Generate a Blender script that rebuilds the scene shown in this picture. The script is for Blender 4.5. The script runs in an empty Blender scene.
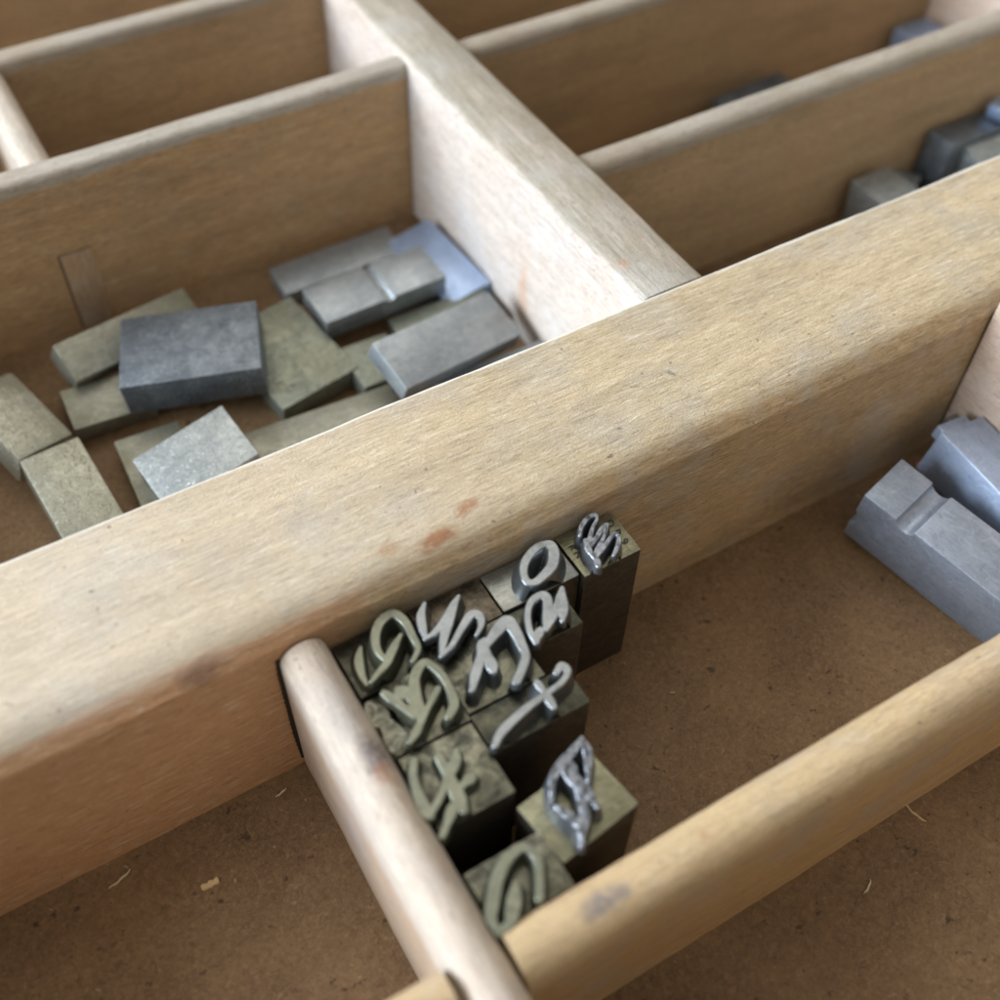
import bpy, bmesh, math, random
import numpy as np
from mathutils import Vector, Matrix, Euler, noise as mnoise
random.seed(7)
MM = 0.001
S = bpy.context.scene
COL = S.collection

# ------------------------------------------------------------------ node helpers
def new_mat(name):
    m = bpy.data.materials.new(name); m.use_nodes = True
    nt = m.node_tree; nt.nodes.clear()
    out = nt.nodes.new('ShaderNodeOutputMaterial'); b = nt.nodes.new('ShaderNodeBsdfPrincipled')
    nt.links.new(b.outputs[0], out.inputs[0])
    return m, nt, b

class NB:
    """small node builder; coordinates are in millimetres"""
    def __init__(s, nt):
        s.nt = nt; s.L = nt.links
        tc = nt.nodes.new('ShaderNodeTexCoord')
        s.mm = s.vmul(tc.outputs['Object'], (1000, 1000, 1000))
        s.tc = tc
    def vmul(s, v, k):
        n = s.nt.nodes.new('ShaderNodeVectorMath'); n.operation = 'MULTIPLY'
        s.L.new(v, n.inputs[0]); n.inputs[1].default_value = k; return n.outputs[0]
    def vadd(s, v, k):
        n = s.nt.nodes.new('ShaderNodeVectorMath'); n.operation = 'ADD'
        s.L.new(v, n.inputs[0])
        if isinstance(k, tuple): n.inputs[1].default_value = k
        else: s.L.new(k, n.inputs[1])
        return n.outputs[0]
    def noise(s, v, scale, detail=3, rough=.55, dist=0.):
        n = s.nt.nodes.new('ShaderNodeTexNoise'); s.L.new(v, n.inputs['Vector'])
        n.inputs['Scale'].default_value = scale; n.inputs['Detail'].default_value = detail
        n.inputs['Roughness'].default_value = rough; n.inputs['Distortion'].default_value = dist
        return n.outputs['Fac']
    def vor(s, v, scale, feature='F1', out='Distance'):
        n = s.nt.nodes.new('ShaderNodeTexVoronoi'); n.feature = feature; s.L.new(v, n.inputs['Vector'])
        n.inputs['Scale'].default_value = scale; return n.outputs[out]
    def ramp(s, f, stops):
        n = s.nt.nodes.new('ShaderNodeValToRGB'); s.L.new(f, n.inputs[0])
        e = n.color_ramp.elements
        while len(e) < len(stops): e.new(.5)
        for i, (p, c) in enumerate(stops):
            e[i].position = p; e[i].color = (c, c, c, 1) if isinstance(c, (int, float)) else (*c, 1)
        return n.outputs[0]
    def mix(s, f, a, b, mode='MIX'):
        n = s.nt.nodes.new('ShaderNodeMix'); n.data_type = 'RGBA'; n.blend_type = mode
        for sock, val in ((n.inputs[0], f), (n.inputs[6], a), (n.inputs[7], b)):
            if isinstance(val, (int, float)): sock.default_value = val
            elif isinstance(val, tuple): sock.default_value = (*val, 1)
            else: s.L.new(val, sock)
        return n.outputs[2]
    def math(s, op, a, b=0.):
        n = s.nt.nodes.new('ShaderNodeMath'); n.operation = op
        for sock, val in ((n.inputs[0], a), (n.inputs[1], b)):
            if isinstance(val, (int, float)): sock.default_value = val
            else: s.L.new(val, sock)
        return n.outputs[0]
    def sep(s, v):
        n = s.nt.nodes.new('ShaderNodeSeparateXYZ'); s.L.new(v, n.inputs[0]); return n.outputs
    def bump(s, b, h, dist_mm, strength=1.):
        n = s.nt.nodes.new('ShaderNodeBump'); n.inputs['Strength'].default_value = strength
        n.inputs['Distance'].default_value = dist_mm * MM
        s.L.new(h, n.inputs['Height']); s.L.new(n.outputs[0], b.inputs['Normal'])

def spot(nb, centre, radius, soft=.35, stretch=(1, 1, 1)):
    """0..1 mask of an irregular stain around a point (mm)"""
    w = nb.vadd(nb.mm, nb.vmul(nb.nt_col, (3.0, 2.0, 2.0)))
    v = nb.vmul(nb.vadd(w, tuple(-c for c in (centre[0] + 1.5, centre[1] + 1.0, centre[2] + 1.0))), stretch)
    n = nb.nt.nodes.new('ShaderNodeVectorMath'); n.operation = 'LENGTH'; nb.L.new(v, n.inputs[0])
    r = nb.math('DIVIDE', n.outputs['Value'], radius)
    return nb.ramp(r, [(1 - soft, 1.), (1., 0.)]) if 0 else nb.math('MULTIPLY', nb.ramp(r, [(1 - soft, 1.), (1., 0.)]), nb.ramp(nb.noise(nb.vmul(nb.mm, (.5, 1., 1.)), 1.6, 4, .7), [(.32, .15), (.50, 1.)]))

def wood(name, axis, c_lo, c_hi, stain=(.26, .19, .12), grey=(.42, .39, .34), stain_amt=.5, top_z=None, top_col=None, spots=(), rough=.55, side=None, bumpk=.36, fibre=.5, arris=None, fleck=.35, flk=.10, pale_left=None, gamt=.55):
    """pale hardwood, grain along `axis` (0 x, 1 y)"""
    m, nt, b = new_mat(name); nb = NB(nt)
    cn = nt.nodes.new('ShaderNodeTexNoise'); nb.L.new(nb.mm, cn.inputs['Vector']); cn.inputs['Scale'].default_value = .45; cn.inputs['Detail'].default_value = 4
    nb.nt_col = cn.outputs['Color']
    ks = [1., 1., 1.]; ks[axis] = .045
    g = nb.vmul(nb.mm, tuple(ks))
    ks2 = [1., 1., 1.]; ks2[axis] = .22
    g2 = nb.vmul(nb.mm, tuple(ks2))
    n1 = nb.noise(g, .45, 4, .6, .6)                 # broad bands
    n2 = nb.noise(g, 4.2, 4, .65)                    # fine streaks
    n3 = nb.noise(g2, 3.6, 3, .7)                    # short pores
    f = nb.mix(.5, n1, n2)
    col = nb.mix(nb.ramp(f, [(.34, 0.), (.66, 1.)]), c_lo, c_hi)
    pores = nb.ramp(n3, [(.48, 0.), (.66, 1.)])
    col = nb.mix(nb.math('MULTIPLY', pores, fibre), col, tuple(c * .55 for c in c_lo))
    blot = nb.ramp(nb.noise(g2, .16, 5, .62), [(.50, 0.), (.70, 1.)])
    col = nb.mix(nb.math('MULTIPLY', blot, stain_amt), col, stain)
    gr = nb.ramp(nb.noise(nb.mm, .12, 5, .6), [(.48, 0.), (.66, 1.)])
    col = nb.mix(nb.math('MULTIPLY', gr, gamt), col, grey)
    if side:                                         # reddish, less handled stretch (position of its own)
        x = nb.sep(nb.mm)[side[0]]
        msk = nb.ramp(nb.math('ADD', nb.math('MULTIPLY', nb.math('SUBTRACT', x, side[1]), side[2]), nb.math('MULTIPLY', nb.noise(nb.mm, .2, 4), .8)), [(.2, 0.), (.8, 1.)])
        col = nb.mix(nb.math('MULTIPLY', msk, side[4]), col, side[3])
    if top_z is not None:                            # worn, handled top edge
        z = nb.sep(nb.mm)[2]
        w = nb.math('ADD', nb.math('SUBTRACT', z, top_z), nb.math('MULTIPLY', nb.math('SUBTRACT', nb.noise(g2, .5, 4), .5), 2.2))
        w = nb.ramp(w, [(.25, 0.), (.75, 1.)])
        tcol = nb.mix(nb.ramp(f, [(.36, 0.), (.62, 1.)]), tuple(c * .74 for c in top_col), top_col)
        tcol = nb.mix(nb.math('MULTIPLY', pores, .4), tcol, tuple(c * .5 for c in top_col))
        tcol = nb.mix(nb.math('MULTIPLY', gr, .38), tcol, grey)
        tcol = nb.mix(nb.math('MULTIPLY', blot, .3), tcol, stain)
        col = nb.mix(w, col, tcol)
    fz = nb.noise(nb.vmul(nb.mm, tuple(.45 if k < 1 else 1. for k in ks)), 7.5, 3, .7)
    col = nb.mix(nb.ramp(fz, [(.34, .5), (.58, 0.)]), col, nb.mix(.5, col, (.12, .09, .06)))
    fl = nb.noise(nb.vmul(nb.mm, tuple(flk if k < 1 else 1. for k in ks)), 3.0, 3, .65, .3)
    col = nb.mix(nb.ramp(fl, [(.56, 0.), (.68, fleck)]), col, nb.mix(.5, col, (.95, .88, .74)))
    col = nb.mix(nb.ramp(fl, [(.34, fleck), (.45, 0.)]), col, nb.mix(.55, col, (.16, .11, .07)))
    col = nb.mix(nb.math('MULTIPLY', hairs(nb, .6, .012, k=tuple(.25 if k < 1 else 1. for k in ks), seed=12.), .5), col, (.17, .12, .08))
    if pale_left:  # top grows paler towards low x
        bx = nb.ramp(nb.math('MULTIPLY', nb.math('ADD', nb.math('SUBTRACT', pale_left[1], nb.sep(nb.mm)[pale_left[0]]), nb.math('MULTIPLY', nb.noise(nb.mm, .09, 3), 30.)), .02), [(.0, 0.), (1., pale_left[3])])
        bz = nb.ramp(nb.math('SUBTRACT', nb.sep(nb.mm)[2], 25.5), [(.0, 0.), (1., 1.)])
        col = nb.mix(nb.math('MULTIPLY', bx, bz), col, nb.mix(.5, col, pale_left[2]))
    tone = nb.ramp(nb.noise(nb.mm, .065, 4, .6), [(.35, 0.), (.65, 1.)])
    col = nb.mix(nb.math('MULTIPLY', tone, .22), col, (.66, .52, .45), 'SOFT_LIGHT')
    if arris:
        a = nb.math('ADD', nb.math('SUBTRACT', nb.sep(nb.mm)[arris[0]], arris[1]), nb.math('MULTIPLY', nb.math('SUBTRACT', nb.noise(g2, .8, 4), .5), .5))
        col = nb.mix(nb.ramp(a, [(.0, 0.), (.25, .9)]), col, (.80, .76, .68))  # highlight along the worn back arris, painted as a pale line
    # tiny ink and dirt specks
    sp = nb.ramp(nb.noise(nb.mm, .9, 2, .5), [(.70, 0.), (.75, 1.)])
    col = nb.mix(nb.math('MULTIPLY', sp, .55), col, (.09, .08, .08))
    for (c, r, st, cc, a) in spots:
        col = nb.mix(nb.math('MULTIPLY', spot(nb, c, r, .6, st), a), col, cc)
    nb.L.new(col, b.inputs['Base Color'])
    rr = nb.ramp(n3, [(.3, rough - .1), (.7, rough + .15)]); nb.L.new(rr, b.inputs['Roughness'])
    b.inputs['Specular IOR Level'].default_value = .35
    h = nb.mix(.4, nb.mix(.55, n2, n3), fz); nb.bump(b, h, bumpk, .9)
    return m

def lead(name, lo, hi, rough=(.34, .6), metallic=.7, fleck=.0, olive=0., scratch=.5, bumpk=.05, ink=0., rub=1.):
    m, nt, b = new_mat(name); nb = NB(nt)
    n1 = nb.noise(nb.mm, .28, 6, .65, .4); n2 = nb.noise(nb.mm, 2.2, 5, .7)
    st = nb.noise(nb.vmul(nb.mm, (.18, 1., 2.4)), 3.2, 4, .7)
    f = nb.mix(.5, n1, nb.mix(.5, n2, st))
    col = nb.mix(nb.ramp(f, [(.36, 0.), (.64, 1.)]), lo, hi)
    if olive:
        ol = nb.ramp(nb.noise(nb.mm, .17, 4, .6), [(.38, 0.), (.62, 1.)])
        col = nb.mix(nb.math('MULTIPLY', ol, olive), col, (.19, .185, .115))
    dark = nb.ramp(nb.noise(nb.mm, .8, 6, .7), [(.56, 0.), (.72, 1.)])
    col = nb.mix(nb.math('MULTIPLY', dark, .45), col, tuple(c * .45 for c in lo))
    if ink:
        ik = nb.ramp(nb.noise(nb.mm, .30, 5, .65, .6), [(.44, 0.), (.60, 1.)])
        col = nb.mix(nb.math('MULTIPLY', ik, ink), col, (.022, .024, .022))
    bv = nt.nodes.new('ShaderNodeBevel'); bv.samples = 3; bv.inputs['Radius'].default_value = .28 * MM
    ge = nt.nodes.new('ShaderNodeNewGeometry'); dp = nt.nodes.new('ShaderNodeVectorMath'); dp.operation = 'DOT_PRODUCT'
    nb.L.new(bv.outputs[0], dp.inputs[0]); nb.L.new(ge.outputs['True Normal'], dp.inputs[1])
    em = nb.math('MULTIPLY', nb.ramp(dp.outputs['Value'], [(.90, 1.), (.985, 0.)]), nb.ramp(nb.noise(nb.mm, .9, 4, .7), [(.40, .1), (.62, .75 * rub)]))
    col = nb.mix(em, col, tuple(min(1, c * 1.9 + .08) for c in hi))
    ro = nb.ramp(f, [(.3, rough[1]), (.7, rough[0])])
    h = nb.mix(.5, n2, st)
    dent = nb.ramp(nb.vor(nb.vadd(nb.mm, nb.vmul(cnoise(nb), (1.5, 1.5, 1.5))), .55, 'F1'), [(.05, 0.), (.16, 1.)])
    h = nb.mix(.35, h, dent)
    if fleck:
        v = nb.ramp(nb.vor(nb.vmul(nb.vadd(nb.mm, nb.vmul(cnoise(nb), (1.2, 1.2, 1.2))), (1, 1.6, 1)), 2.1, 'F1'), [(.1, 1.), (.42, 0.)])
        vm = nb.math('MULTIPLY', v, nb.ramp(nb.noise(nb.mm, .5, 4, .7), [(.46, 0.), (.6, 1.)]))
        col = nb.mix(nb.math('MULTIPLY', vm, fleck), col, tuple(min(1, c * 2.1) for c in hi))
        h = nb.mix(.5, h, v)
    sc = nb.ramp(nb.vor(nb.vmul(nb.mm, (.25, 1.1, 1.1)), .9, 'DISTANCE_TO_EDGE'), [(.0, 1.), (.02, 0.)])
    col = nb.mix(nb.math('MULTIPLY', sc, scratch * .5), col, tuple(min(1, c * 1.8) for c in hi))
    nb.L.new(col, b.inputs['Base Color']); nb.L.new(ro, b.inputs['Roughness'])
    b.inputs['Metallic'].default_value = metallic
    nb.bump(b, h, bumpk, .9)
    return m

def hairs(nb, scale, width, k=(1., 1., 1.), seed=0.):
    """thin curly lines: the level line of a noise, broken up by another"""
    v = nb.vadd(nb.vmul(nb.mm, k), (seed, seed * .7, 0.))
    n = nb.noise(v, scale, 2, .5, 1.5)
    a = nb.math('ABSOLUTE', nb.math('SUBTRACT', n, .5))
    line = nb.ramp(a, [(.0, 1.), (width, 0.)])
    return nb.math('MULTIPLY', line, nb.ramp(nb.noise(v, scale * 1.7, 3, .6), [(.50, 0.), (.60, 1.)]))

def cnoise(nb):
    n = nb.nt.nodes.new('ShaderNodeTexNoise'); nb.L.new(nb.mm, n.inputs['Vector']); n.inputs['Scale'].default_value = 1.1; n.inputs['Detail'].default_value = 4
    return n.outputs['Color']

def hardboard(name):
    m, nt, b = new_mat(name); nb = NB(nt)
    n1 = nb.noise(nb.mm, .07, 5, .6); n2 = nb.noise(nb.mm, 1.3, 6, .72, 1.2); n3 = nb.noise(nb.mm, 4.5, 3, .6)
    col = nb.mix(nb.ramp(nb.mix(.6, n1, n2), [(.38, 0.), (.62, 1.)]), (.118, .067, .031), (.25, .152, .074))
    fib = nb.ramp(nb.noise(nb.vmul(nb.vadd(nb.mm, nb.vmul(cnoise(nb), (5., 5., 0.))), (.5, 1.6, 1.)), 1.0, 4, .75, 2.2), [(.60, 0.), (.70, 1.)])
    col = nb.mix(nb.math('MULTIPLY', fib, .35), col, (.42, .27, .13))
    for sc, wd, amt, sd in ((.55, .012, .55, 0.), (.9, .016, .5, 31.), (1.5, .022, .4, 77.)):
        col = nb.mix(nb.math('MULTIPLY', hairs(nb, sc, wd, seed=sd), amt), col, (.42, .29, .17))
    col = nb.mix(nb.math('MULTIPLY', hairs(nb, 1.1, .02, seed=140.), .5), col, (.035, .02, .012))
    sp = nb.ramp(n3, [(.64, 0.), (.74, 1.)])
    col = nb.mix(nb.math('MULTIPLY', sp, .5), col, (.40, .28, .18))
    dk = nb.ramp(nb.noise(nb.mm, .55, 3, .6), [(.64, 0.), (.70, 1.)])
    col = nb.mix(nb.math('MULTIPLY', dk, .7), col, (.022, .013, .008))
    nb.L.new(col, b.inputs['Base Color']); b.inputs['Roughness'].default_value = .62; b.inputs['Specular IOR Level'].default_value = .3
    nb.bump(b, nb.mix(.5, n2, n3), .12, .8)
    return m

def plain(name, c, rough=.6):
    m, nt, b = new_mat(name); nb = NB(nt)
    col = nb.mix(nb.noise(nb.mm, 1.6, 4), tuple(x * .7 for x in c), tuple(min(1, x * 1.25) for x in c))
    nb.L.new(col, b.inputs['Base Color']); b.inputs['Roughness'].default_value = rough
    return m

CR = (.60, .495, .345)
M = {}
RED = (.38, .165, .07)
M['rail'] = wood('rail_wood', 0, (.50, .355, .19), (.68, .50, .29), top_z=26.0, top_col=(.72, .575, .365), grey=(.50, .47, .42), stain_amt=.45, arris=(1, 20.1), fleck=.65, flk=.11, pale_left=(0, 10., (.84, .78, .72), .5),
    side=(0, -2., -.12, (.60, .34, .18), .85), spots=[((7.5, 2.0, 27.6), 1.8, (.55, 1.5, 1), RED, .85), ((11.8, 3.9, 27.6), 1.5, (.7, 1.6, 1), RED, .7), ((2.2, 3.4, 27.6), 1.3, (.7, 1.5, 1), RED, .4), ((-.5, 1.4, 27.4), 1.0, (1, 1, 1), RED, .25),
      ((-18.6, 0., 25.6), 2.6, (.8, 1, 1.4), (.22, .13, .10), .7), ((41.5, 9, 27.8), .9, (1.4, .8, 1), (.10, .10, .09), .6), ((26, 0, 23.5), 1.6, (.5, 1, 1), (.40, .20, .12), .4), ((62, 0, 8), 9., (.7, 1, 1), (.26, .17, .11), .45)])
M['post'] = wood('cross_rail_wood', 1, (.53, .455, .385), (.69, .60, .52), top_z=27.0, top_col=(.48, .44, .35), grey=(.62, .60, .58), stain=(.42, .32, .24), stain_amt=.35, fleck=.5, flk=.05,
    spots=[((45.7, 47, 9), 2.0, (1, 1.3, .28), (.48, .27, .15), .6), ((47.5, 27.5, 27.8), 1.0, (1, 1, 1), (.45, .25, .13), .6)])
M['front_post'] = wood('pink_cross_rail_wood', 1, (.56, .41, .30), (.70, .54, .42), grey=(.6, .52, .46), stain_amt=.2)
M['div_x'] = wood('divider_wood', 0, (.44, .27, .125), (.60, .39, .20), top_z=24.6, top_col=(.56, .51, .43), stain=(.20, .14, .09), grey=(.34, .26, .17), stain_amt=.4, gamt=.3)
M['div_far'] = wood('far_divider_wood', 0, (.44, .30, .165), (.60, .43, .25), top_z=24.4, top_col=(.55, .49, .40), stain=(.18, .12, .07), grey=(.32, .24, .14), stain_amt=.3, gamt=.25, fleck=.15)
M['div_y'] = wood('short_divider_wood', 1, (.44, .31, .20), (.64, .50, .37), top_z=17., top_col=(.68, .59, .48), stain=(.38, .25, .17), grey=(.42, .38, .36), stain_amt=.5, rough=.36,
    spots=[((-8.3, -14.2, 23.6), 2.1, (1, .75, 1), (.17, .14, .14), .85), ((-8.2, -16.6, 23.6), 1.6, (1.3, .8, 1), (.36, .17, .09), .7), ((-9, -9, 23.6), 2.4, (1, .5, 1), (.36, .33, .31), .5)], fibre=.2)
M['div_front'] = wood('front_bar_wood', 0, (.50, .32, .14), (.68, .46, .235), top_z=18.5, top_col=(.72, .53, .30), stain=(.40, .25, .14), grey=(.44, .38, .32), stain_amt=.3,
    spots=[((2.6, -36.3, 23.5), 2.2, (.7, 1.5, 1), (.18, .16, .17), .75), ((13.2, -35.8, 23.7), .9, (1, 1, 1), (.45, .22, .12), .5)], fibre=.2)
M['board'] = hardboard('hardboard')
M['inlay'] = wood('inlay_wood', 2, (.42, .27, .15), (.53, .36, .22), stain_amt=.2)
M['crack'] = plain('dark_joint', (.02, .013, .009))
M['lead_dark'] = lead('dark_lead', (.085, .10, .115), (.22, .25, .28), fleck=.6, metallic=.85, bumpk=.10)
M['lead_grey'] = lead('grey_lead', (.21, .235, .25), (.36, .39, .405), metallic=.8)
M['lead_olive'] = lead('olive_lead', (.225, .22, .175), (.41, .405, .335), metallic=.75, olive=.5, rough=(.42, .65))
M['lead_fleck'] = lead('flecked_lead', (.25, .27, .27), (.42, .45, .44), metallic=.75, fleck=.8, bumpk=.14)
M['lead_fleck_olive'] = lead('flecked_olive_lead', (.27, .265, .205), (.46, .45, .37), metallic=.7, fleck=.55, olive=.45, bumpk=.14)
M['lead_shade'] = lead('green_grey_lead', (.16, .175, .14), (.32, .34, .28), metallic=.75, olive=.35, fleck=.25, bumpk=.1)
M['lead_type_shiny'] = lead('shiny_type_lead', (.24, .25, .24), (.42, .43, .40), metallic=.85, rough=(.24, .4), olive=.2, ink=.3)
M['lead_blue'] = lead('sky_tint_lead', (.30, .41, .62), (.46, .59, .84), rough=(.28, .46), metallic=.75)  # blue sky reflection put into the base colour
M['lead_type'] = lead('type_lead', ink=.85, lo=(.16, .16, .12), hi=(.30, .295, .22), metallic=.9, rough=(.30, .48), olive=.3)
M['lead_type_dark'] = lead('tarnished_type_lead', ink=.75, lo=(.055, .055, .042), hi=(.125, .125, .095), metallic=.9, rough=(.34, .52), olive=.3)
M['lead_type_tan'] = lead('brown_type_lead', ink=.75, lo=(.14, .115, .085), hi=(.24, .205, .15), metallic=.9, rough=(.3, .48))
M['lead_type_light'] = lead('pale_olive_type_lead', (.22, .215, .14), (.42, .41, .28), metallic=.92, olive=.3, ink=.3, bumpk=.12)
M['tarnish_shade'] = lead('brown_tarnish_shade_lead', (.045, .036, .026), (.125, .105, .078), metallic=.6, rough=(.42, .6), ink=.3)  # shade of the type flanks put into a dark, tarnished brown
M['face'] = lead('type_face_metal', (.15, .162, .165), (.25, .268, .275), rough=(.24, .36), metallic=.85, rub=.25, scratch=.1, bumpk=.03)
M['face_olive'] = lead('dull_type_face_metal', (.11, .118, .09), (.19, .20, .155), rough=(.24, .38), metallic=.75, rub=.25, scratch=.1, bumpk=.03, olive=.3)
M['face_dark'] = lead('dark_type_face_metal', (.13, .14, .155), (.24, .255, .28), rough=(.27, .4), metallic=.75, scratch=.1, bumpk=.08)
M['mark'] = plain('engraved_mark', (.04, .035, .025))
M['splinter'] = plain('splinter_wood', (.62, .44, .22))
M['splinter_pale'] = plain('pale_splinter_wood', (.70, .58, .40))
M['dust'] = plain('dust_crumbs', (.32, .23, .14))
M['red'] = plain('red_paper', (.42, .10, .09))
M['table'] = plain('table_surface', (.20, .17, .14))

# ------------------------------------------------------------------ object helpers
def finish(bm, name, mat, parent=None, sharp=32., loc=None):
    bmesh.ops.recalc_face_normals(bm, faces=bm.faces)
    for f in bm.faces: f.smooth = True
    for e in bm.edges:
        if len(e.link_faces) == 2 and e.calc_face_angle(0) > math.radians(sharp): e.smooth = False
    me = bpy.data.meshes.new(name); bm.to_mesh(me); bm.free()
    me.materials.append(mat)
    o = bpy.data.objects.new(name, me); COL.objects.link(o)
    if loc is not None: o.location = loc
    if parent is not None: o.parent = parent
    return o

def thing(name, label, cat, loc=(0, 0, 0), rot=(0, 0, 0), group=None):
    o = bpy.data.objects.new(name, None); COL.objects.link(o); o.empty_display_size = .005
    o.location = tuple(c * MM for c in loc); o.rotation_euler = rot
    o['label'] = label; o['category'] = cat
    if group: o['group'] = group
    return o

def bar(name, axis, a, b, profile, mat, parent, seg=2.0, wob=.06, seed=0, taper=None):
    """profile = [(across, z)] extruded along axis from a to b (mm, world); lightly uneven like planed wood"""
    bm = bmesh.new(); n = max(2, int(abs(b - a) / seg)); rings = []
    for i in range(n + 1):
        t = a + (b - a) * i / n; ring = []
        for j, (u, z) in enumerate(profile):
            du = wob * mnoise.noise(Vector((t * .06, seed * 3.1 + j * .15, 1.7))) + wob * .5 * mnoise.noise(Vector((t * .4, seed + j * .4, 9.)))
            dz = wob * 1.2 * mnoise.noise(Vector((t * .05, seed * 1.7 + j * .12, 5.))) + wob * .4 * mnoise.noise(Vector((t * .5, seed + j * .4, 3.))) if z > 1 else 0
            if i in (0, n): du *= 1; 
            P = (t, u + du, z + dz) if axis == 0 else (u + du, t, z + dz)
            ring.append(bm.verts.new(tuple(c * MM for c in P)))
        rings.append(ring)
    m = len(profile)
    for i in range(n):
        for j in range(m):
            bm.faces.new((rings[i][j], rings[i][(j + 1) % m], rings[i + 1][(j + 1) % m], rings[i + 1][j]))
    bm.faces.new(rings[0]); bm.faces.new(rings[-1][::-1])
    return finish(bm, name, mat, parent, 40)

def prof_round(lo, hi, h, r=None, steps=7):
    """upright board with a rounded top"""
    w = hi - lo; r = r if r is not None else w / 2
    r = min(r, w / 2); p = [(hi, 0), (hi, h * .5)]
    for i in range(steps + 1):
        t = math.pi / 2 * i / steps; p.append((hi - r + r * math.cos(t), h - r + r * math.sin(t)))
    for i in range(steps + 1):
        t = math.pi / 2 + math.pi / 2 * i / steps; p.append((lo + r + r * math.cos(t), h - r + r * math.sin(t)))
    q = []
    for v in p + [(lo, h * .5), (lo, 0)]:
        if not q or (abs(v[0] - q[-1][0]) + abs(v[1] - q[-1][1])) > 1e-4: q.append(v)
    return q

def box_bm(cx, cy, cz, lx, ly, lz, bev=0., rot=None):
    bm = bmesh.new(); bmesh.ops.create_cube(bm, size=1)
    for v in bm.verts: v.co = Vector((v.co.x * lx, v.co.y * ly, v.co.z * lz)) * MM
    if bev: bmesh.ops.bevel(bm, geom=list(bm.edges), offset=bev * MM, segments=2, affect='EDGES', profile=.6)
    T = Matrix.Translation(Vector((cx, cy, cz)) * MM)
    if rot: T = T @ Euler(rot).to_matrix().to_4x4()
    bmesh.ops.transform(bm, matrix=T, verts=bm.verts)
    return bm

def notched_bm(lx, ly, lz, bev=.18, notches=(), foot=False, hollow=None, rough=.0, seed=0):
    """a cast metal body: side outline in (x,z) with half-round nicks in its top face, extruded along y; origin at centre"""
    x0, x1, z0, z1 = -lx / 2, lx / 2, -lz / 2, lz / 2
    top = [(x0, z1)]
    for (u, r) in sorted(notches):
        for i in range(9):
            t = math.pi - math.pi * i / 8; top.append((u + r * math.cos(t), z1 - r * .85 * math.sin(t)))
    top.append((x1, z1))
    if foot: end = [(x1, z0), (x0, z0), (x0, z0 + lz * .30), (x0 + .5, z0 + lz * .36), (x0 + .75, z0 + lz * .44), (x0 + .5, z0 + lz * .52), (x0, z0 + lz * .60)]
    else: end = [(x1, z0), (x0, z0)]
    pts = top + end
    bm = bmesh.new()
    A = [bm.verts.new((x * MM, -ly / 2 * MM, z * MM)) for x, z in pts]
    B = [bm.verts.new((x * MM, ly / 2 * MM, z * MM)) for x, z in pts]
    n = len(pts)
    bm.faces.new(A); bm.faces.new(B[::-1])
    for i in range(n): bm.faces.new((A[i], B[i], B[(i + 1) % n], A[(i + 1) % n]))
    bmesh.ops.recalc_face_normals(bm, faces=bm.faces)
    ed = [e for e in bm.edges if e.calc_face_angle(0) > math.radians(50)]
    bmesh.ops.bevel(bm, geom=ed, offset=bev * MM, segments=2, affect='EDGES', profile=.55, clamp_overlap=True)
    rs = random.Random(seed)
    for v in bm.verts:
        q = v.co * 1000 * .25 + Vector((seed * 7.3, 0, 0))
        v.co += Vector((mnoise.noise(q), mnoise.noise(q + Vector((9, 0, 0))), mnoise.noise(q + Vector((0, 9, 0))))) * (.10 * MM)
    return bm

def block(name, label, cat, pose, mat, group, notches=(), foot=False, bev=.2, drop=0., part='body', seed=1, lift=0.):
    (c, r, d) = pose
    rot = (r[2], r[1], r[0])
    # thing origin at the base of the block, its body turned as it lies
    root = thing(name, label, cat, (c[0], c[1], c[2] - d[2] / 2 + lift), rot, group)
    Rm = Euler(rot).to_matrix(); off = Rm @ Vector((0, 0, d[2] / 2))
    root.location = (Vector(c) + Vector((0, 0, lift)) - off) * MM
    o = finish(notched_bm(d[0], d[1], d[2], bev, notches, foot, seed=seed), part, M[mat], root, 30, loc=(0, 0, d[2] / 2 * MM))
    return root

WORLD = .52
FOCUS = 130.; FSTOP = 15.5; EXPO = 0.
LIGHTS = [('window_light', (-1.5, .5, .62), (0, .03, 0), 1.3, .8, 80., (.77, .87, 1.)),
          ('ceiling_light', (.3, .9, 1.5), (0, .03, 0), 1.2, 1.2, 9., (1., .95, .88))]
F1 = ([68.5, -17.5, 5.6], [-1.336, 0.10, 0.08], [23.3, 7.8, 9.4])
F2 = ([79.8, -16.0, 7.3], [-1.573, 0.08, -0.16], [22.0, 8.1, 7.0])
M['lead_type_lying'] = lead('sky_tint_grey_type_lead', (.21, .245, .30), (.36, .405, .485), metallic=.55, rough=(.34, .52), olive=.1)  # some blue of the window light mixed into the grey base colour
M['lead_type_blue'] = lead('sky_tint_type_lead', (.27, .34, .46), (.44, .53, .70), metallic=.5, rough=(.32, .5))  # blue comes from the window light, painted into the base colour

CAMROT = (0.66853, -0.01732, -0.53532)

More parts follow.
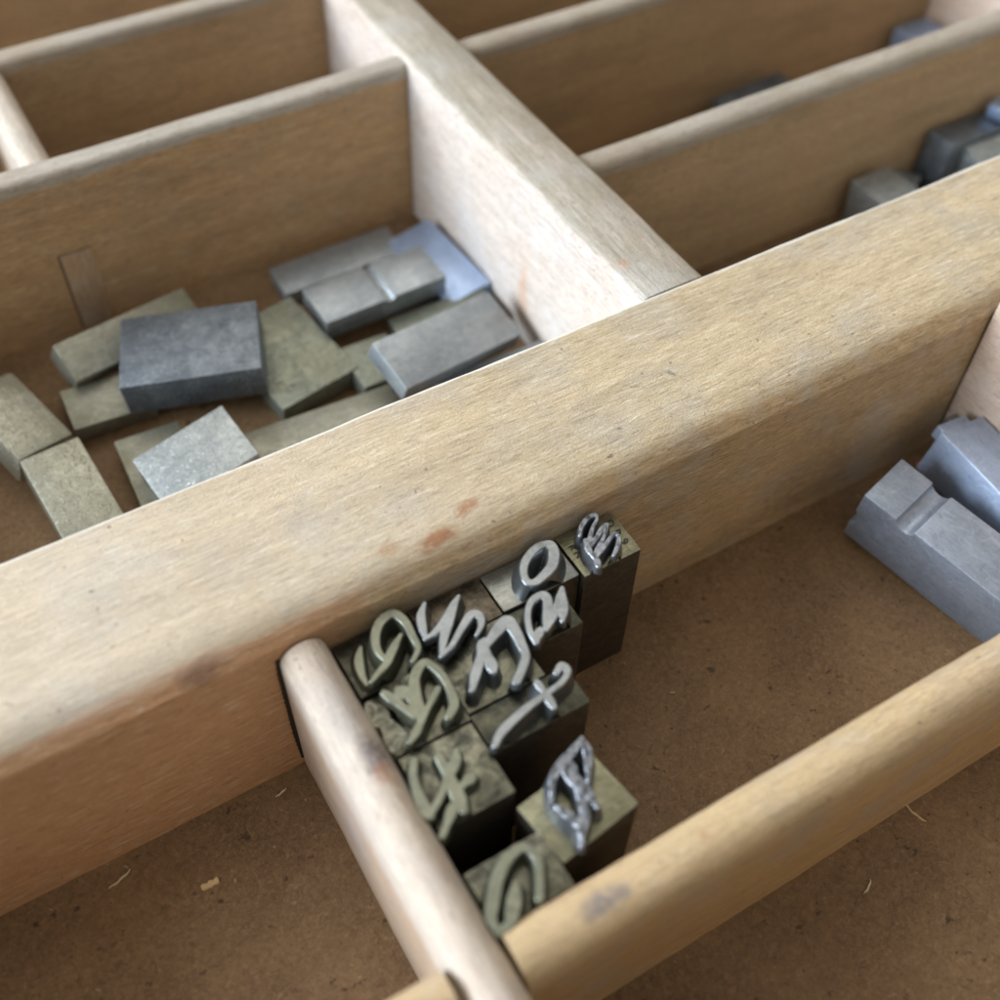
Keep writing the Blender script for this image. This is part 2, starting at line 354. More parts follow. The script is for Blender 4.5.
LET = {
 'T1': [([(22.16, -2.39), (22.9, -1.53), (24.06, -0.89), (25.13, -0.79), (24.98, -1.42), (24.11, -2.04), (23.38, -2.73), (22.71, -3.44), (22.49, -4.08)], 0.33), ([(22.49, -4.08), (23.67, -3.45), (24.84, -2.74), (25.49, -2.65), (24.43, -3.7), (23.57, -4.3), (22.57, -4.99), (22.25, -5.52)], 0.33), ([(22.32, -5.47), (23.29, -5.05), (24.56, -4.42), (25.53, -4.0), (25.64, -4.58), (24.99, -5.48), (23.9, -6.29)], 0.33), ([(22.36, -3.24), (21.91, -4.61), (21.92, -5.86), (21.67, -6.69)], 0.42)],
 'T2': [([(18.34, -1.47), (17.13, -1.49), (15.45, -2.31), (14.46, -3.5), (14.22, -4.66), (14.88, -5.13), (16.16, -4.83), (17.51, -4.21), (18.5, -3.0), (18.81, -1.92), (18.34, -1.47)], 0.46)],
 'T3': [([(11.2, -11.29), (11.36, -9.78), (12.14, -8.1), (13.32, -6.95), (14.65, -6.79), (14.85, -7.5), (14.21, -8.63), (13.39, -9.65), (12.8, -10.53)], 0.38), ([(12.8, -10.53), (14.28, -9.67), (15.68, -8.48), (16.87, -7.13)], 0.36), ([(16.79, -7.26), (16.1, -8.72), (14.8, -10.46)], 0.36), ([(11.24, -11.24), (12.37, -10.2)], 0.36)],
 'T4': [([(3.75, -1.7), (2.64, -3.05), (1.87, -5.44)], 0.36), ([(1.87, -5.44), (3.06, -5.24), (4.74, -4.43), (6.26, -3.32), (7.19, -2.67)], 0.34), ([(6.94, -2.87), (5.23, -4.54), (3.75, -5.97), (2.27, -7.97)], 0.38), ([(2.27, -7.97), (3.77, -7.41), (5.54, -6.2), (7.18, -5.26), (7.88, -5.75), (7.47, -6.82), (6.54, -7.58)], 0.34)],
 'T5': [([(-2.62, -5.96), (-2.82, -4.29), (-2.3, -2.68), (-1.1, -1.43), (0.4, -1.14), (1.04, -2.51), (0.92, -4.54), (0.73, -6.02), (-0.32, -6.99)], 0.38), ([(-0.05, -3.82), (-1.02, -4.53), (-2.05, -5.36), (-2.79, -6.02), (-3.98, -6.57), (-4.87, -7.04)], 0.34)],
 'T6': [([(3.06, -12.7), (4.28, -11.28), (5.56, -10.0), (6.19, -8.79), (6.88, -8.55)], 0.4), ([(5.89, -11.98), (6.18, -10.68), (6.46, -9.27)], 0.45), ([(6.75, -9.12), (8.26, -8.31), (9.88, -7.7), (10.07, -8.79), (9.83, -10.58), (9.45, -12.1), (8.37, -13.19), (7.23, -14.06)], 0.52)],
 'T7': [([(-4.45, -8.77), (-3.81, -10.26), (-3.16, -11.96), (-2.46, -12.95)], 0.38), ([(-4.65, -14.54), (-3.49, -13.79), (-2.31, -12.89), (-0.82, -11.7), (0.24, -10.96)], 0.32), ([(-2.22, -12.5), (-1.92, -10.61), (-1.15, -8.79), (0.39, -7.76), (1.08, -8.71), (1.35, -10.39), (1.12, -12.23), (0.71, -13.32), (-0.29, -14.06)], 0.42), ([(-3.07, -9.34), (-2.42, -10.32), (-2.39, -11.97)], 0.6)],
 'T8': [([(11.13, -15.18), (11.94, -14.79), (12.12, -15.59), (11.02, -16.33), (9.01, -16.68), (6.94, -16.97), (4.61, -17.52), (2.93, -18.12), (1.98, -18.85)], 0.36), ([(8.87, -15.16), (8.93, -16.48), (8.86, -18.23)], 0.34)],
 'T9': [([(-5.26, -16.38), (-6.03, -17.69), (-6.48, -19.47), (-6.65, -21.38), (-6.46, -21.94)], 0.45), ([(-6.5, -21.76), (-4.98, -20.81), (-3.41, -19.54), (-2.04, -18.42), (-1.38, -17.5)], 0.4), ([(-3.05, -17.18), (-3.18, -18.88), (-3.41, -21.11), (-3.66, -22.96)], 0.5), ([(-6.47, -24.03), (-5.23, -22.96), (-3.98, -21.86)], 0.4), ([(-2.81, -20.83), (-1.28, -20.46)], 0.4)],
 'T10': [([(-6.0, -8.8), (-5.7, -10.75)], 0.9), ([(-5.6, -10.81), (-5.4, -12.67), (-5.74, -14.05)], 0.95)],
 'T11': [([(9.4, -22.26), (7.8, -23.03), (6.21, -23.59), (4.81, -24.41), (3.67, -26.08)], 0.4), ([(9.4, -22.26), (8.99, -23.91), (7.57, -26.2)], 0.36), ([(6.29, -23.45), (6.41, -25.17), (6.87, -26.87), (6.9, -28.66)], 0.5), ([(6.2, -26.3), (5.73, -28.33), (4.56, -29.73), (3.7, -30.92)], 0.42), ([(3.66, -26.77), (4.29, -28.19), (4.46, -29.5)], 0.36), ([(6.8, -23.75), (6.84, -25.05)], 0.5)],
 'T12': [([(-6.5, -33.45), (-6.38, -32.36), (-5.37, -31.04), (-4.12, -29.67), (-2.45, -28.65), (-0.82, -28.5), (-0.28, -29.75), (-0.77, -31.16), (-1.94, -33.04)], 0.46), ([(-3.11, -31.01), (-4.21, -32.46), (-5.26, -33.59), (-6.41, -33.79)], 0.5)],
}
LETB = [([(-3.78, -2.03), (-4.61, -3.3), (-5.08, -4.91), (-5.15, -6.11)], 0.35)]

# ------------------------------------------------------------------ the wooden type case
case = thing('type_case', 'old wooden printer\'s type case with thick and thin dividers glued on brown hardboard', 'type case')
X0, X1, Y0, Y1 = -190., 250., -150., 232.
H = 27.8
finish(box_bm((X0 + X1) / 2, (Y0 + Y1) / 2, -2., X1 - X0 + 12, Y1 - Y0 + 12, 4.), 'bottom_board', M['board'], case)
RAIL = [(0, 0), (0, 8), (-.0, 16), (.02, 23.6), (-.02, 24.4), (.02, 24.7), (.30, 25.0), (.55, 25.6), (1.0, 26.25), (1.7, 26.9), (2.7, 27.35), (4.0, 27.62), (6.5, 27.76), (14, 27.85), (20.0, 27.85), (20.3, 27.84), (20.76, 27.5), (20.8, 27.4), (20.8, 14), (20.8, 0)]
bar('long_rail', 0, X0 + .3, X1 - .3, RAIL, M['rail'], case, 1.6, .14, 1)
POST = [(55.15, 0), (55.15, 15), (55.15, 27.2), (54.95, 27.6), (54.5, 27.8), (50, 27.85), (46.9, 27.8), (46.3, 27.65), (45.9, 27.3), (45.72, 26.8), (45.7, 25), (45.7, 12), (45.7, 0)]
bar('cross_rail', 1, 20.83, Y1 - .3, POST, M['post'], case, 1.6, .10, 2)
POST2 = [(94.3, 0), (94.3, 27.2), (93.8, 27.8), (86.2, 27.8), (85.3, 27.5), (84.85, 26.8), (84.8, 25), (84.8, 0)]
bar('cross_rail', 1, Y0 + .3, -.35, POST2, M['front_post'], case, 1.6, .08, 3)
# compartments in front of the long rail
bar('divider', 1, Y0 + .3, -.2, prof_round(-11.65, -6.75, 24.1), M['div_y'], case, 1.2, .16, 4)
bar('divider', 0, -6.35, 84.6, prof_round(-38.6, -33.4, 24.0), M['div_front'], case, 1.2, .14, 5)
bar('divider', 0, X0 + .3, -12.1, prof_round(-38.6, -33.4, 23.6), M['div_front'], case, 1.6, .10, 6)
bar('divider', 0, 94.5, X1 - .3, prof_round(-38.6, -33.4, 23.6), M['div_front'], case, 3, .08, 7)
for i, (a, b) in enumerate(((X0 + .3, -12.1), (-6.35, 84.6), (94.5, X1 - .3))):
    bar('divider', 0, a, b, prof_round(-92., -87., 23.6), M['div_front'], case, 3, .08, 8 + i)
for x in (-70., 160.):
    bar('divider', 1, -33.2, -.3, prof_round(x, x + 5, 23.4), M['div_y'], case, 3, .08, 13)
# compartments behind it, left of the cross rail
bar('divider', 0, X0 + .3, 45.5, prof_round(81.2, 84.9, 27.0, .9), M['div_x'], case, 1.6, .12, 14)
bar('divider', 0, X0 + .3, 45.5, prof_round(111.0, 114.9, 27.0, .9), M['div_far'], case, 1.6, .10, 15)
bar('divider', 0, X0 + .3, 45.5, prof_round(150., 154., 27.0, .9), M['div_far'], case, 3, .10, 16)
bar('divider', 0, X0 + .3, 45.5, prof_round(190., 194., 27.0, .9), M['div_far'], case, 3, .10, 17)
bar('divider', 1, 85.1, 110.8, prof_round(-11.1, -6.7, 26.4, 1.9), M['div_y'], case, 1.6, .10, 18)
bar('divider', 1, 21.0, 81.0, prof_round(-74., -70., 26.6, 1.9), M['div_y'], case, 3, .10, 19)
# right of the cross rail
bar('divider', 0, 55.4, X1 - .3, prof_round(46.4, 50.6, 27.0, 1.3), M['div_far'], case, 1.6, .10, 20)
bar('divider', 0, 55.4, X1 - .3, prof_round(80.0, 84.2, 27.0, 1.3), M['div_far'], case, 1.6, .10, 21)
bar('divider', 0, 55.4, X1 - .3, prof_round(113.0, 117.2, 27.0, 1.3), M['div_far'], case, 3, .10, 22)
bar('divider', 0, 55.4, X1 - .3, prof_round(150.0, 154.2, 27.0, 1.3), M['div_far'], case, 3, .10, 23)
bar('divider', 0, 55.4, X1 - .3, prof_round(190.0, 194.2, 27.0, 1.3), M['div_far'], case, 3, .10, 24)
bar('divider', 1, 50.8, 79.8, prof_round(157.5, 162., 26.6, 1.9), M['front_post'], case, 3, .08, 25)
bar('divider', 1, 21.0, 46.2, prof_round(168., 172.5, 26.6, 1.9), M['front_post'], case, 3, .08, 26)
bar('divider', 1, 84.5, 112.7, prof_round(190., 194.5, 26.6, 1.9), M['front_post'], case, 3, .08, 27)
# outer frame, beyond the picture
bar('frame_side', 0, X0 - 12, X1 + 12, prof_round(Y0 - 12, Y0, 34, 1.5), M['rail'], case, 6, .1, 28)
bar('frame_side', 0, X0 - 12, X1 + 12, prof_round(Y1, Y1 + 12, 34, 1.5), M['rail'], case, 6, .1, 29)
bar('frame_side', 1, Y0 + .1, Y1 - .1, prof_round(X0 - 12, X0, 34, 1.5), M['post'], case, 6, .1, 30)
bar('frame_side', 1, Y0 + .1, Y1 - .1, prof_round(X1, X1 + 12, 34, 1.5), M['post'], case, 6, .1, 31)
# filled dado in the back divider: patch of other wood with an open joint on its left and upper edge
o = finish(box_bm(-8.35, 81.17, 6.95, 4.5, .3, 13.7, .04), 'inlay_patch', M['inlay'], case); o['label'] = 'small upright patch of pinker wood let into the divider'
o = finish(box_bm(-10.74, 81.16, 6.9, .16, .20, 13.9), 'joint_gap', M['crack'], case)
o = finish(box_bm(-8.4, 81.16, 13.95, 4.6, .2, .07), 'joint_gap', M['crack'], case)

def ragged_gap():
    bm = bmesh.new(); L = []; n = 44
    for i in range(n + 1):
        z = 1.2 + 21.4 * i / n; w = (.42 + (.07 if i % 2 else -.03) + random.uniform(-.03, .03)) * (.45 + .55 * min(1, 4 * i / n, 5 * (1 - i / n) + .3))
        L.append([bm.verts.new(Vector((x, y, z)) * MM) for x, y in ((-11.7 - w, .05), (-11.7 - w, -.07), (-11.5, -.07), (-11.5, .05))])
    for i in range(n):
        for j in range(4): bm.faces.new((L[i][j], L[i][(j + 1) % 4], L[i + 1][(j + 1) % 4], L[i + 1][j]))
    bm.faces.new(L[0]); bm.faces.new(L[-1][::-1])
    finish(bm, 'joint_gap', M['crack'], case)
ragged_gap()
t = finish(box_bm(20, 30, -19., 1800, 1400, 30.), 'table_surface', M['table']); t['kind'] = 'structure'; t.location = (0, 0, 0)

# ------------------------------------------------------------------ standing script type
def cr(pts, n=7):
    P = [np.array(p, float) for p in pts]
    if len(P) == 2: return [P[0] + (P[1] - P[0]) * i / 6 for i in range(7)]
    closed = np.allclose(P[0], P[-1])
    out = []
    for i in range(len(P) - 1):
        p0 = P[i - 1] if i > 0 else (P[-2] if closed else 2 * P[0] - P[1]); p1 = P[i]; p2 = P[i + 1]
        p3 = P[i + 2] if i + 2 < len(P) else (P[1] if closed else 2 * P[-1] - P[-2])
        for k in range(n):
            t = k / n
            out.append(.5 * ((2 * p1) + (-p0 + p2) * t + (2 * p0 - 5 * p1 + 4 * p2 - p3) * t * t + (-p0 + 3 * p1 - 3 * p2 + p3) * t ** 3))
    out.append(P[-1]); return out

def face_mesh(strokes, cx, cy, half, zsh, ztop, mat, parent, flank=.55, fat=.08, step=.065, dome=.12, pit=.04, seed=0, ang=0., tips=True):
    """raised script character: one height field swept from its strokes, rounded on top, sloping flanks"""
    segs = []
    for pts, r in strokes:
        q = cr([(x - cx, y - cy) for x, y in pts])
        n = len(q) - 1
        for i in range(n):
            t0, t1 = i / n, (i + 1) / n
            w = lambda t: (r + fat) * (1.0 + .2 * math.sin(t * 7 + seed)) * (.72 + .28 * min(1, 5 * t, 5 * (1 - t)))
            segs.append((q[i], q[i + 1], w(t0), w(t1)))
    allp = np.array([s[0] for s in segs] + [s[1] for s in segs]); rm = max(s[2] for s in segs) + flank + .25
    lo = allp.min(0) - rm; hi = allp.max(0) + rm
    nx = int((hi[0] - lo[0]) / step) + 1; ny = int((hi[1] - lo[1]) / step) + 1
    gx, gy = np.meshgrid(lo[0] + np.arange(nx) * step, lo[1] + np.arange(ny) * step, indexing='ij')
    D = np.full(gx.shape, 9.)
    for a, b, r0, r1 in segs:
        d = b - a; L2 = float(d @ d) + 1e-9
        t = np.clip(((gx - a[0]) * d[0] + (gy - a[1]) * d[1]) / L2, 0, 1)
        dist = np.hypot(gx - a[0] - t * d[0], gy - a[1] - t * d[1]) - (r0 + (r1 - r0) * t)
        D = np.minimum(D, dist)
    over = np.maximum(np.abs(gx) - half[0], np.abs(gy) - half[1])   # past the edge of the body: a thin kerned overhang
    ov = np.clip(over / .12, 0, 1)
    hgt = (ztop - zsh) * (1 - ov) + np.minimum(ztop - zsh, .9) * ov
    s = np.clip(D / (flank * (1 - ov) + .16 * ov), 0, 1)
    Zs = (ztop - zsh) - hgt * s
    edge = np.clip(1 + D / .13, 0, 1)                 # soften the rim of the printing face
    Zs = Zs - dome * edge ** 3 * (D < 0) - dome * (D >= 0)
    Zs = Zs - .10 * (s >= 1) * (over < .05)
    bm = bmesh.new(); V = {}
    def vert(i, j):
        k = (i, j)
        if k not in V:
            z = Zs[i, j]
            if pit: z += pit * mnoise.noise(Vector((gx[i, j] * 1.3 + seed * 5, gy[i, j] * 1.3, 0.))) * (1 if z > 0 else 0)
            V[k] = bm.verts.new((gx[i, j] * MM, gy[i, j] * MM, (zsh + z) * MM))
        return V[k]
    keep = D < np.where(over > .05, .20, flank + .12)
    for i in range(nx - 1):
        for j in range(ny - 1):
            if keep[i, j] and keep[i + 1, j] and keep[i, j + 1] and keep[i + 1, j + 1]:
                bm.faces.new((vert(i, j), vert(i + 1, j), vert(i + 1, j + 1), vert(i, j + 1)))
    o = finish(bm, 'letter_face', mat, parent, 75)
    return o

def std_type(key, rect, label, body_mat, face_mat, zsh=21., ztop=23.3, yaw=0., fat=.08, side='tarnish_shade', nick=True, flank=.45, dome=.06, pit=.02, extra=(), seed=0):
    x0, x1, y0, y1 = rect; cx, cy = (x0 + x1) / 2, (y0 + y1) / 2
    root = thing('metal_type', label, 'metal type', (cx, cy, 0), (0, 0, 0), 'metal script type standing in the front compartment')
    lx, ly = x1 - x0, y1 - y0
    bm = notched_bm(lx, ly, zsh, .16, seed=seed)
    if yaw: bmesh.ops.rotate(bm, matrix=Matrix.Rotation(yaw, 3, 'Z'), verts=bm.verts)
    bo = finish(bm, 'body', M[body_mat], root, 30, loc=(0, 0, zsh / 2 * MM))
    if side:                                          # flank shade painted in with tarnished brown, shoulder paler
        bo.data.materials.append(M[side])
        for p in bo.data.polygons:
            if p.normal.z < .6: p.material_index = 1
    st = LET[key]
    face_mesh(st, cx, cy, (lx / 2, ly / 2), zsh, ztop, M[face_mat], root, flank, fat=fat, dome=dome, pit=pit, seed=seed)
    for st2, zt in extra:
        o = face_mesh(st2, cx, cy, (lx / 2, ly / 2), zsh, zt, M[face_mat], root, .4, dome=.05, pit=0, seed=seed); o.name = 'raised_flourish'
    return root

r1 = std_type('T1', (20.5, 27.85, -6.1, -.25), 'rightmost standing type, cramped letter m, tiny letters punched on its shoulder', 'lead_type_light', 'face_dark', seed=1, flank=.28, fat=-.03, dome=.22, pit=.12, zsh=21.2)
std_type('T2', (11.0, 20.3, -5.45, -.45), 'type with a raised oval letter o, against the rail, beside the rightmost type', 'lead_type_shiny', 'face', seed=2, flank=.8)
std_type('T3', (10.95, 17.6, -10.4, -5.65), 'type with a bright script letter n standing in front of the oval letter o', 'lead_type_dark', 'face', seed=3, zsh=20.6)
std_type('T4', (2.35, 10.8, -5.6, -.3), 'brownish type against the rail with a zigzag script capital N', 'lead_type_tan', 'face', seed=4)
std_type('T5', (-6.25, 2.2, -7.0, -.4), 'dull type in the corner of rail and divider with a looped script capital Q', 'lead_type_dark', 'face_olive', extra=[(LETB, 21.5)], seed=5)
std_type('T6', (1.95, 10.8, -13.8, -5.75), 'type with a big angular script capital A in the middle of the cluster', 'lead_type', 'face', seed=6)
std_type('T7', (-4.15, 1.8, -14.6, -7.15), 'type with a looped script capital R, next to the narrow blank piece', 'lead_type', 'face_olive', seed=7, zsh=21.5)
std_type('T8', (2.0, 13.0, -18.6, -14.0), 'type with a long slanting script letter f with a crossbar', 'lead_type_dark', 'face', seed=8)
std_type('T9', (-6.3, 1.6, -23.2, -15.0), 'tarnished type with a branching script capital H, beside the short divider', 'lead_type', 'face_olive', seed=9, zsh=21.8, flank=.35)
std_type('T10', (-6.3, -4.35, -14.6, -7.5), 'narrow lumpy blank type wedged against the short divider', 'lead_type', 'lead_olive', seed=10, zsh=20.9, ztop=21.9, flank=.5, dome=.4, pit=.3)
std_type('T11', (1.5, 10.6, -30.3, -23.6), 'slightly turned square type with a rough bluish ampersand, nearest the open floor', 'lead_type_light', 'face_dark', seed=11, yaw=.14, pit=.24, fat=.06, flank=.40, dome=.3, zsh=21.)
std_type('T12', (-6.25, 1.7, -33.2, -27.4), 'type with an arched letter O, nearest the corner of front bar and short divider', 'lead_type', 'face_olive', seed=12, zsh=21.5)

def glyph(txt, x, y, z, size, ang, parent):
    cu = bpy.data.curves.new('glyph', 'FONT'); cu.body = txt; cu.size = size * MM; cu.extrude = .012 * MM; cu.align_x = 'CENTER'; cu.align_y = 'CENTER'
    tmp = bpy.data.objects.new('glyph', cu); COL.objects.link(tmp)
    me = bpy.data.meshes.new_from_object(tmp.evaluated_get(bpy.context.evaluated_depsgraph_get()))
    bpy.data.objects.remove(tmp)
    me.materials.clear(); me.materials.append(M['mark'])
    o = bpy.data.objects.new('punched_letter', me); COL.objects.link(o); o.parent = parent
    o.location = ((x - 24.175) * MM, (y + 3.175) * MM, (z + .13) * MM); o.rotation_euler = (0, 0, ang)
    return o
for ch, x, y in (('D', 26.75, -1.55), ('B', 26.75, -2.95), ('9', 26.75, -4.35)): glyph(ch, x, y, 21.2, 1.35, -math.pi / 2, r1)
for ch, x, y in (('R', 21.45, -2.2), ('N', 21.45, -3.3)): glyph(ch, x, y, 21.2, 1.1, -math.pi / 2, r1)

# ------------------------------------------------------------------ loose blocks in the compartments
G1 = 'loose metal spacing blocks piled in the rear left compartment'
B = lambda *a, **k: block('spacing_block', *a, **k)
B('large dark block with speckled top lying tilted on top of the left pile', 'spacing block', ([-0.09, 59.77, 7.39], [-0.356, -0.043, 0.039], [18.99, 13.05, 5.45]), 'lead_dark', G1, seed=1, bev=.25)
B('slim grey block leaning towards the wooden divider behind the large dark block', 'spacing block', ([-6.29, 70.19, 5.00], [0.261, 0.120, 0.533], [21.27, 5.99, 4.00]), 'lead_olive', G1, seed=2)
B('small plain block sticking out left from under the large dark block', 'spacing block', ([-12.8, 61.96, 2.32], [-0.032, 0.068, 0.177], [11.5, 6.92, 2.93]), 'lead_olive', G1, seed=3)
B('worn olive block at the picture\'s left edge, end to end with a flecked one', 'spacing block', ([-25.3, 60.9, 5.6], [0.339, 0.204, 0.203], [8.19, 13.53, 5.2]), 'lead_fleck_olive', G1, seed=4, bev=.7)
B('flecked olive block cut off by the rail at the lower left of the pile', 'spacing block', ([-22.17, 46.6, 3.6], [0.075, 0.007, 0.156], [7.97, 14.2, 5.4]), 'lead_fleck_olive', G1, seed=5, bev=.35)
B('flat pale block lying under the bright tilted one', 'spacing block', ([-10.6, 47.6, 1.7], [-0.042, 0.05, 0.08], [8.85, 12.4, 2.3]), 'lead_olive', G1, seed=6)
B('bright speckled block tilted to the light just behind the rail', 'spacing block', ([-6.34, 42.89, 5.0], [0.094, -0.163, 0.079], [13.52, 9.6, 4.2]), 'lead_fleck', G1, seed=7, bev=.15)
B('broad olive block between the large dark block and the notched block', 'spacing block', ([12.37, 57.25, 2.83], [0.159, -0.026, 0.089], [12.74, 17.14, 3.77]), 'lead_shade', G1, seed=8)
B('grey block with a bright nick across its middle, on top of the right pile', 'spacing block', ([28.78, 61.49, 5.3], [0.019, -0.006, 0.055], [19.98, 7.84, 3.54]), 'lead_grey', G1, seed=9, notches=((.6, .7),), bev=.15)
B('pale block lying along the divider behind the nicked block', 'spacing block', ([27.93, 73.15, 1.94], [-0.005, -0.017, 0.088], [20.32, 6.15, 3.00]), 'lead_grey', G1, seed=10)
B('shiny blue reflecting block lying against the white cross rail', 'spacing block', ([41.3, 64.3, 2.6], [0.07, -0.16, 0.02], [7.6, 17.6, 3.2]), 'lead_blue', G1, seed=11)
B('clean grey block with a bright end, topmost near the cross rail', 'spacing block', ([31.72, 44.75, 7.03], [0.188, 0.131, 0.302], [21.26, 8.30, 3.03]), 'lead_grey', G1, seed=12, bev=.15)
B('shaded block half hidden between the nicked block and the clean grey one', 'spacing block', ([36.2, 53.6, 2.0], [-0.064, -0.05, -0.03], [15.49, 6.6, 3.00]), 'lead_shade', G1, seed=13)
B('short olive block in the shadow under the nicked block', 'spacing block', ([22.9, 50.4, 2.1], [0.050, 0.1, 0.08], [8.12, 8.2, 3.01]), 'lead_shade', G1, seed=14)
B('long narrow olive block lying right behind the rail', 'spacing block', ([11.36, 41.9, 2.6], [-0.053, 0.02, -0.10], [21.4, 6.0, 3.99]), 'lead_olive', G1, seed=15)
B('block whose edge shows behind the rail under the clean grey one', 'spacing block', ([36.6, 37.6, 3.0], [-0.05, -0.02, -0.1], [17.0, 7.0, 4.00]), 'lead_grey', G1, seed=16)
G2 = 'loose metal blocks in the rear right compartments'
B('pale square block in the nearer rear right compartment, left of the dark one', 'spacing block', ([110.6, 40.6, 4.2], [.02, -.02, .0], [7.6, 7.6, 8.2]), 'lead_fleck', G2, seed=17)
B('big dark block standing against the divider at the right edge', 'spacing block', ([132.6, 43.0, 5.6], [.02, .06, .0], [19., 5.2, 10.6]), 'lead_dark', G2, seed=18)
B('pale flat block in front of the big dark block at the right edge', 'spacing block', ([134.5, 36.8, 6.2], [-.04, .0, .30], [15., 8.5, 5.4]), 'lead_fleck', G2, seed=19)
B('dark blurred block in the farther rear right compartment', 'spacing block', ([111., 73.2, 3.2], [.08, .0, .1], [16., 7., 6.4]), 'lead_dark', G2, seed=20)
B('small bluish block by the pink cross piece in the farther compartment', 'spacing block', ([151.5, 74.5, 3.6], [.02, .0, .0], [8., 7., 6.6]), 'lead_blue', G2, seed=21)
B('small pale piece leaning behind the pale square block in the rear right compartment', 'spacing block', ([118.2, 43.2, 2.6], [.5, .1, .0], [6., 4.2, 4.6]), 'lead_fleck', G2, seed=24)
B('tiny bluish chip on top of the dark block at the right edge', 'spacing block', ([137.5, 43.4, 12.2], [.3, .0, .0], [4.5, 3.2, 2.2]), 'lead_blue', G2, seed=25)
# two lying types in the front right corner
G3 = 'lying types in the right corner of the front compartment'
f1 = block('metal_type', 'large grey type lying on its side on the hardboard, round nick near its foot', 'metal type', F1, 'lead_type_lying', G3, notches=((-F1[2][0] / 2 + 6.2, 1.35),), foot=True, bev=.2, seed=22)
f2 = block('metal_type', 'bluish type lying above the nicked one, its head towards the rail', 'metal type', F2, 'lead_type_blue', G3, bev=.22, seed=23)
d = F2[2]
hb = finish(notched_bm(1.5, d[1] * .66, d[2] * .28, .12, seed=5), 'neck', M['lead_type_blue'], f2, 30, loc=((-d[0] / 2 - .6) * MM, -.3 * MM, d[2] * .78 * MM))
lf = finish(notched_bm(1.1, d[1] * .26, d[2] * .2, .2, seed=6), 'letter_face', M['face'], f2, 30, loc=((-d[0] / 2 - 1.6) * MM, d[1] * .08 * MM, d[2] * .80 * MM))

# ------------------------------------------------------------------ wood slivers on the board
def sliver(label, x, y, ln, w, ang, mat='splinter', bend=.15, tip=.4, z=0.):
    bm = bmesh.new(); n = 8; L, R_, T = [], [], []
    for i in range(n + 1):
        t = i / n - .5; ww = w / 2 * (1 - tip * abs(2 * t) ** 2) * (1 + .2 * math.sin(i * 2.1 + x))
        yb = bend * ln * (t * t) + .02 * ln * math.sin(i * 1.7)
        hz = .12 + .35 * t * t * ln * .12
        ring = [bm.verts.new(Vector((t * ln, yb + s * ww, h)) * MM) for s, h in ((-1, hz * .15 + .02), (1, hz * .15 + .02), (.7, hz + .12), (-.7, hz + .12))]
        L.append(ring)
    for i in range(n):
        for j in range(4): bm.faces.new((L[i][j], L[i][(j + 1) % 4], L[i + 1][(j + 1) % 4], L[i + 1][j]))
    bm.faces.new(L[0]); bm.faces.new(L[-1][::-1])
    o = finish(bm, 'wood_splinter', M[mat], None, 40, loc=(x * MM, y * MM, z))
    o.rotation_euler = (0, 0, ang); o['label'] = label; o['category'] = 'splinter'; o['group'] = 'wood splinters on the hardboard'
    return o
sliver('short broad golden chip on the hardboard left of the short divider', -26.2, -7.8, 1.9, .75, .0, bend=.0, tip=.1)
sliver('long pale sliver lying near the foot of the rail at lower left', -34.2, -2.6, 2.8, .18, .3, 'splinter_pale', tip=.95)
sliver('pale sliver right beside the joint of rail and short divider', -15.5, -2.2, 1.5, .2, .25, 'splinter_pale', tip=.9)
sliver('curved golden splinter in front of the front bar, upper one', 44.2, -39.9, 2.7, .26, -1.35, tip=.8, bend=.25)
sliver('curved pale splinter in front of the front bar, lower one', 34.1, -43.5, 1.9, .22, .45, 'splinter_pale', tip=.8, bend=.35)
bm = bmesh.new(); rd = random.Random(3)
for k in range(240):                                   # crumbs and dust that gather on the board, thicker along its edges
    if k % 3: x = rd.uniform(-60, 84); y = rd.choice([rd.uniform(-84, -39), -abs(rd.gauss(0, 3.5)) - .2, rd.uniform(-33, -.3), -33.2 + abs(rd.gauss(0, 2.))])
    else: x = rd.uniform(-60, 45); y = rd.choice([rd.uniform(21, 81), 80.8 - abs(rd.gauss(0, 2.))])
    if -12.6 < x < -6 and y < 0: continue
    if -6.4 < x < 28.5 and -34 < y < 0 and not (x > 12 and y < -12): continue
    s_ = rd.choice([.09, .12, .16, .2, .3]); M_ = Matrix.Translation(Vector((x, y, s_ * .3)) * MM) @ Euler((rd.uniform(-.3, .3), rd.uniform(-.3, .3), rd.uniform(0, 3.1))).to_matrix().to_4x4() @ Matrix.Diagonal((s_ * MM * rd.uniform(1, 3.5), s_ * MM, s_ * MM * .6, 1))
    bmesh.ops.create_icosphere(bm, subdivisions=1, radius=.6, matrix=M_)
o = finish(bm, 'dust', M['dust']); o['kind'] = 'stuff'; o['label'] = 'pale wood dust and crumbs scattered over the brown hardboard'; o['category'] = 'dust'
o = finish(box_bm(0, 0, 0, 1.8, 1.2, .5, .15, (.2, .3, .4)), 'paper_scrap', M['red'], None, loc=(80.2 * MM, -2.6 * MM, 1.1 * MM)); o['label'] = 'tiny crumpled red scrap in the corner behind the two lying types'; o['category'] = 'scrap'

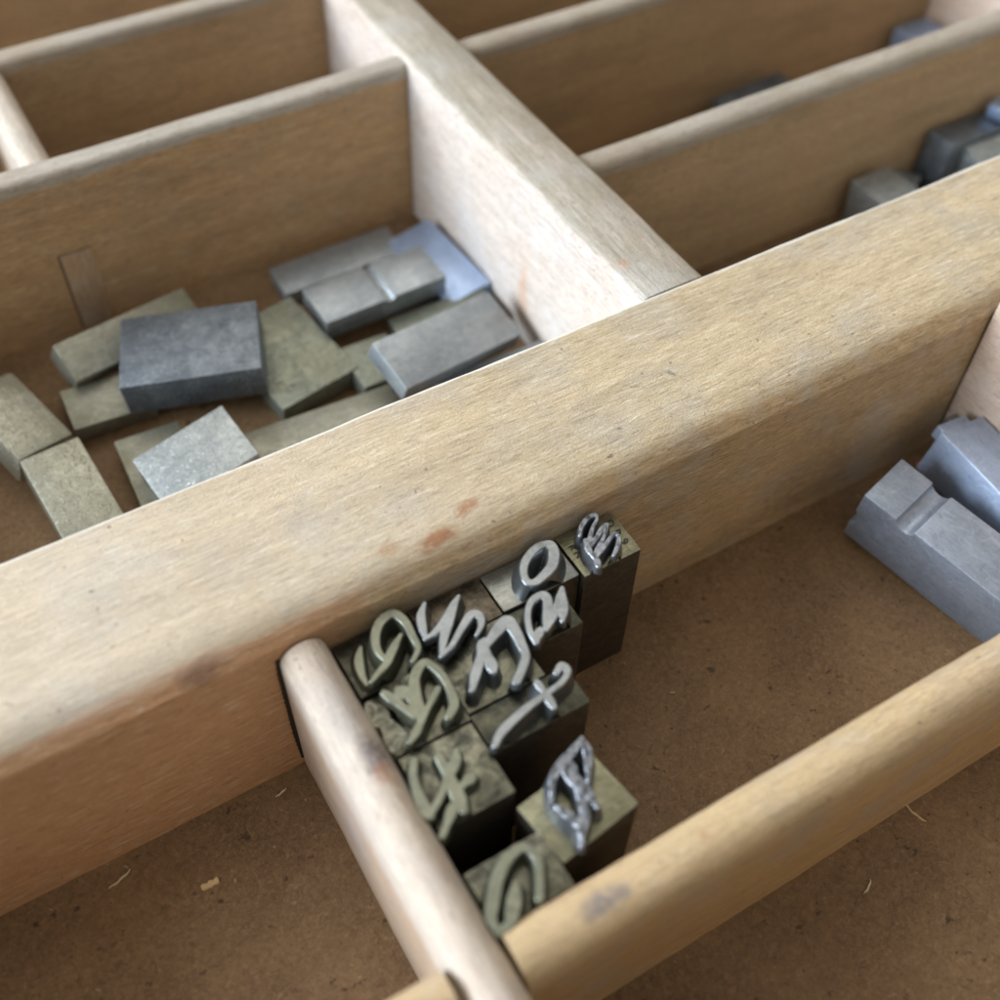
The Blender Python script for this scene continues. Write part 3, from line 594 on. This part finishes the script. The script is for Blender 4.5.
# ------------------------------------------------------------------ light and camera
w = bpy.data.worlds.new('World'); S.world = w; w.use_nodes = True
nt = w.node_tree; bg = nt.nodes['Background']
tc = nt.nodes.new('ShaderNodeTexCoord'); sx = nt.nodes.new('ShaderNodeSeparateXYZ'); rp = nt.nodes.new('ShaderNodeValToRGB')
nt.links.new(tc.outputs['Generated'], sx.inputs[0])
mp = nt.nodes.new('ShaderNodeMath'); mp.operation = 'MULTIPLY_ADD'; mp.inputs[1].default_value = .5; mp.inputs[2].default_value = .5
nt.links.new(sx.outputs[2], mp.inputs[0]); nt.links.new(mp.outputs[0], rp.inputs[0])
e = rp.color_ramp.elements; e[0].position = .35; e[0].color = (.16, .12, .08, 1); e[1].position = .75; e[1].color = (1., .955, .875, 1)
nt.links.new(rp.outputs[0], bg.inputs[0]); bg.inputs[1].default_value = WORLD
mp2 = nt.nodes.new('ShaderNodeMath'); mp2.operation = 'MULTIPLY_ADD'; mp2.inputs[1].default_value = .10        # the side of the photographer is the dark side of the room
nt.links.new(sx.outputs[1], mp2.inputs[0]); nt.links.new(mp.outputs[0], mp2.inputs[2]); nt.links.new(mp2.outputs[0], rp.inputs[0])

def area(name, loc, target, sx, sy, power, col):
    l = bpy.data.lights.new(name, 'AREA'); l.shape = 'RECTANGLE'; l.size = sx; l.size_y = sy; l.energy = power; l.color = col
    o = bpy.data.objects.new(name, l); COL.objects.link(o); o.location = loc
    o.rotation_euler = (Vector(target) - Vector(loc)).to_track_quat('-Z', 'Y').to_euler()
    return o
for a in LIGHTS: area(*a)

cam = bpy.data.cameras.new('Camera'); co = bpy.data.objects.new('Camera', cam); COL.objects.link(co); S.camera = co
co.location = (-23.873 * MM, -59.982 * MM, 121.548 * MM); co.rotation_mode = 'XYZ'; co.rotation_euler = CAMROT
cam.sensor_width = 36; cam.lens = 36 * 1151.59 / 1000; cam.clip_start = .005; cam.clip_end = 20
cam.dof.use_dof = True; cam.dof.focus_distance = FOCUS * MM; cam.dof.aperture_fstop = FSTOP; cam.dof.aperture_blades = 0
S.view_settings.view_transform = 'Standard'; S.view_settings.look = 'None'; S.view_settings.exposure = EXPO; S.view_settings.gamma = 1
S.cycles.max_bounces = 8
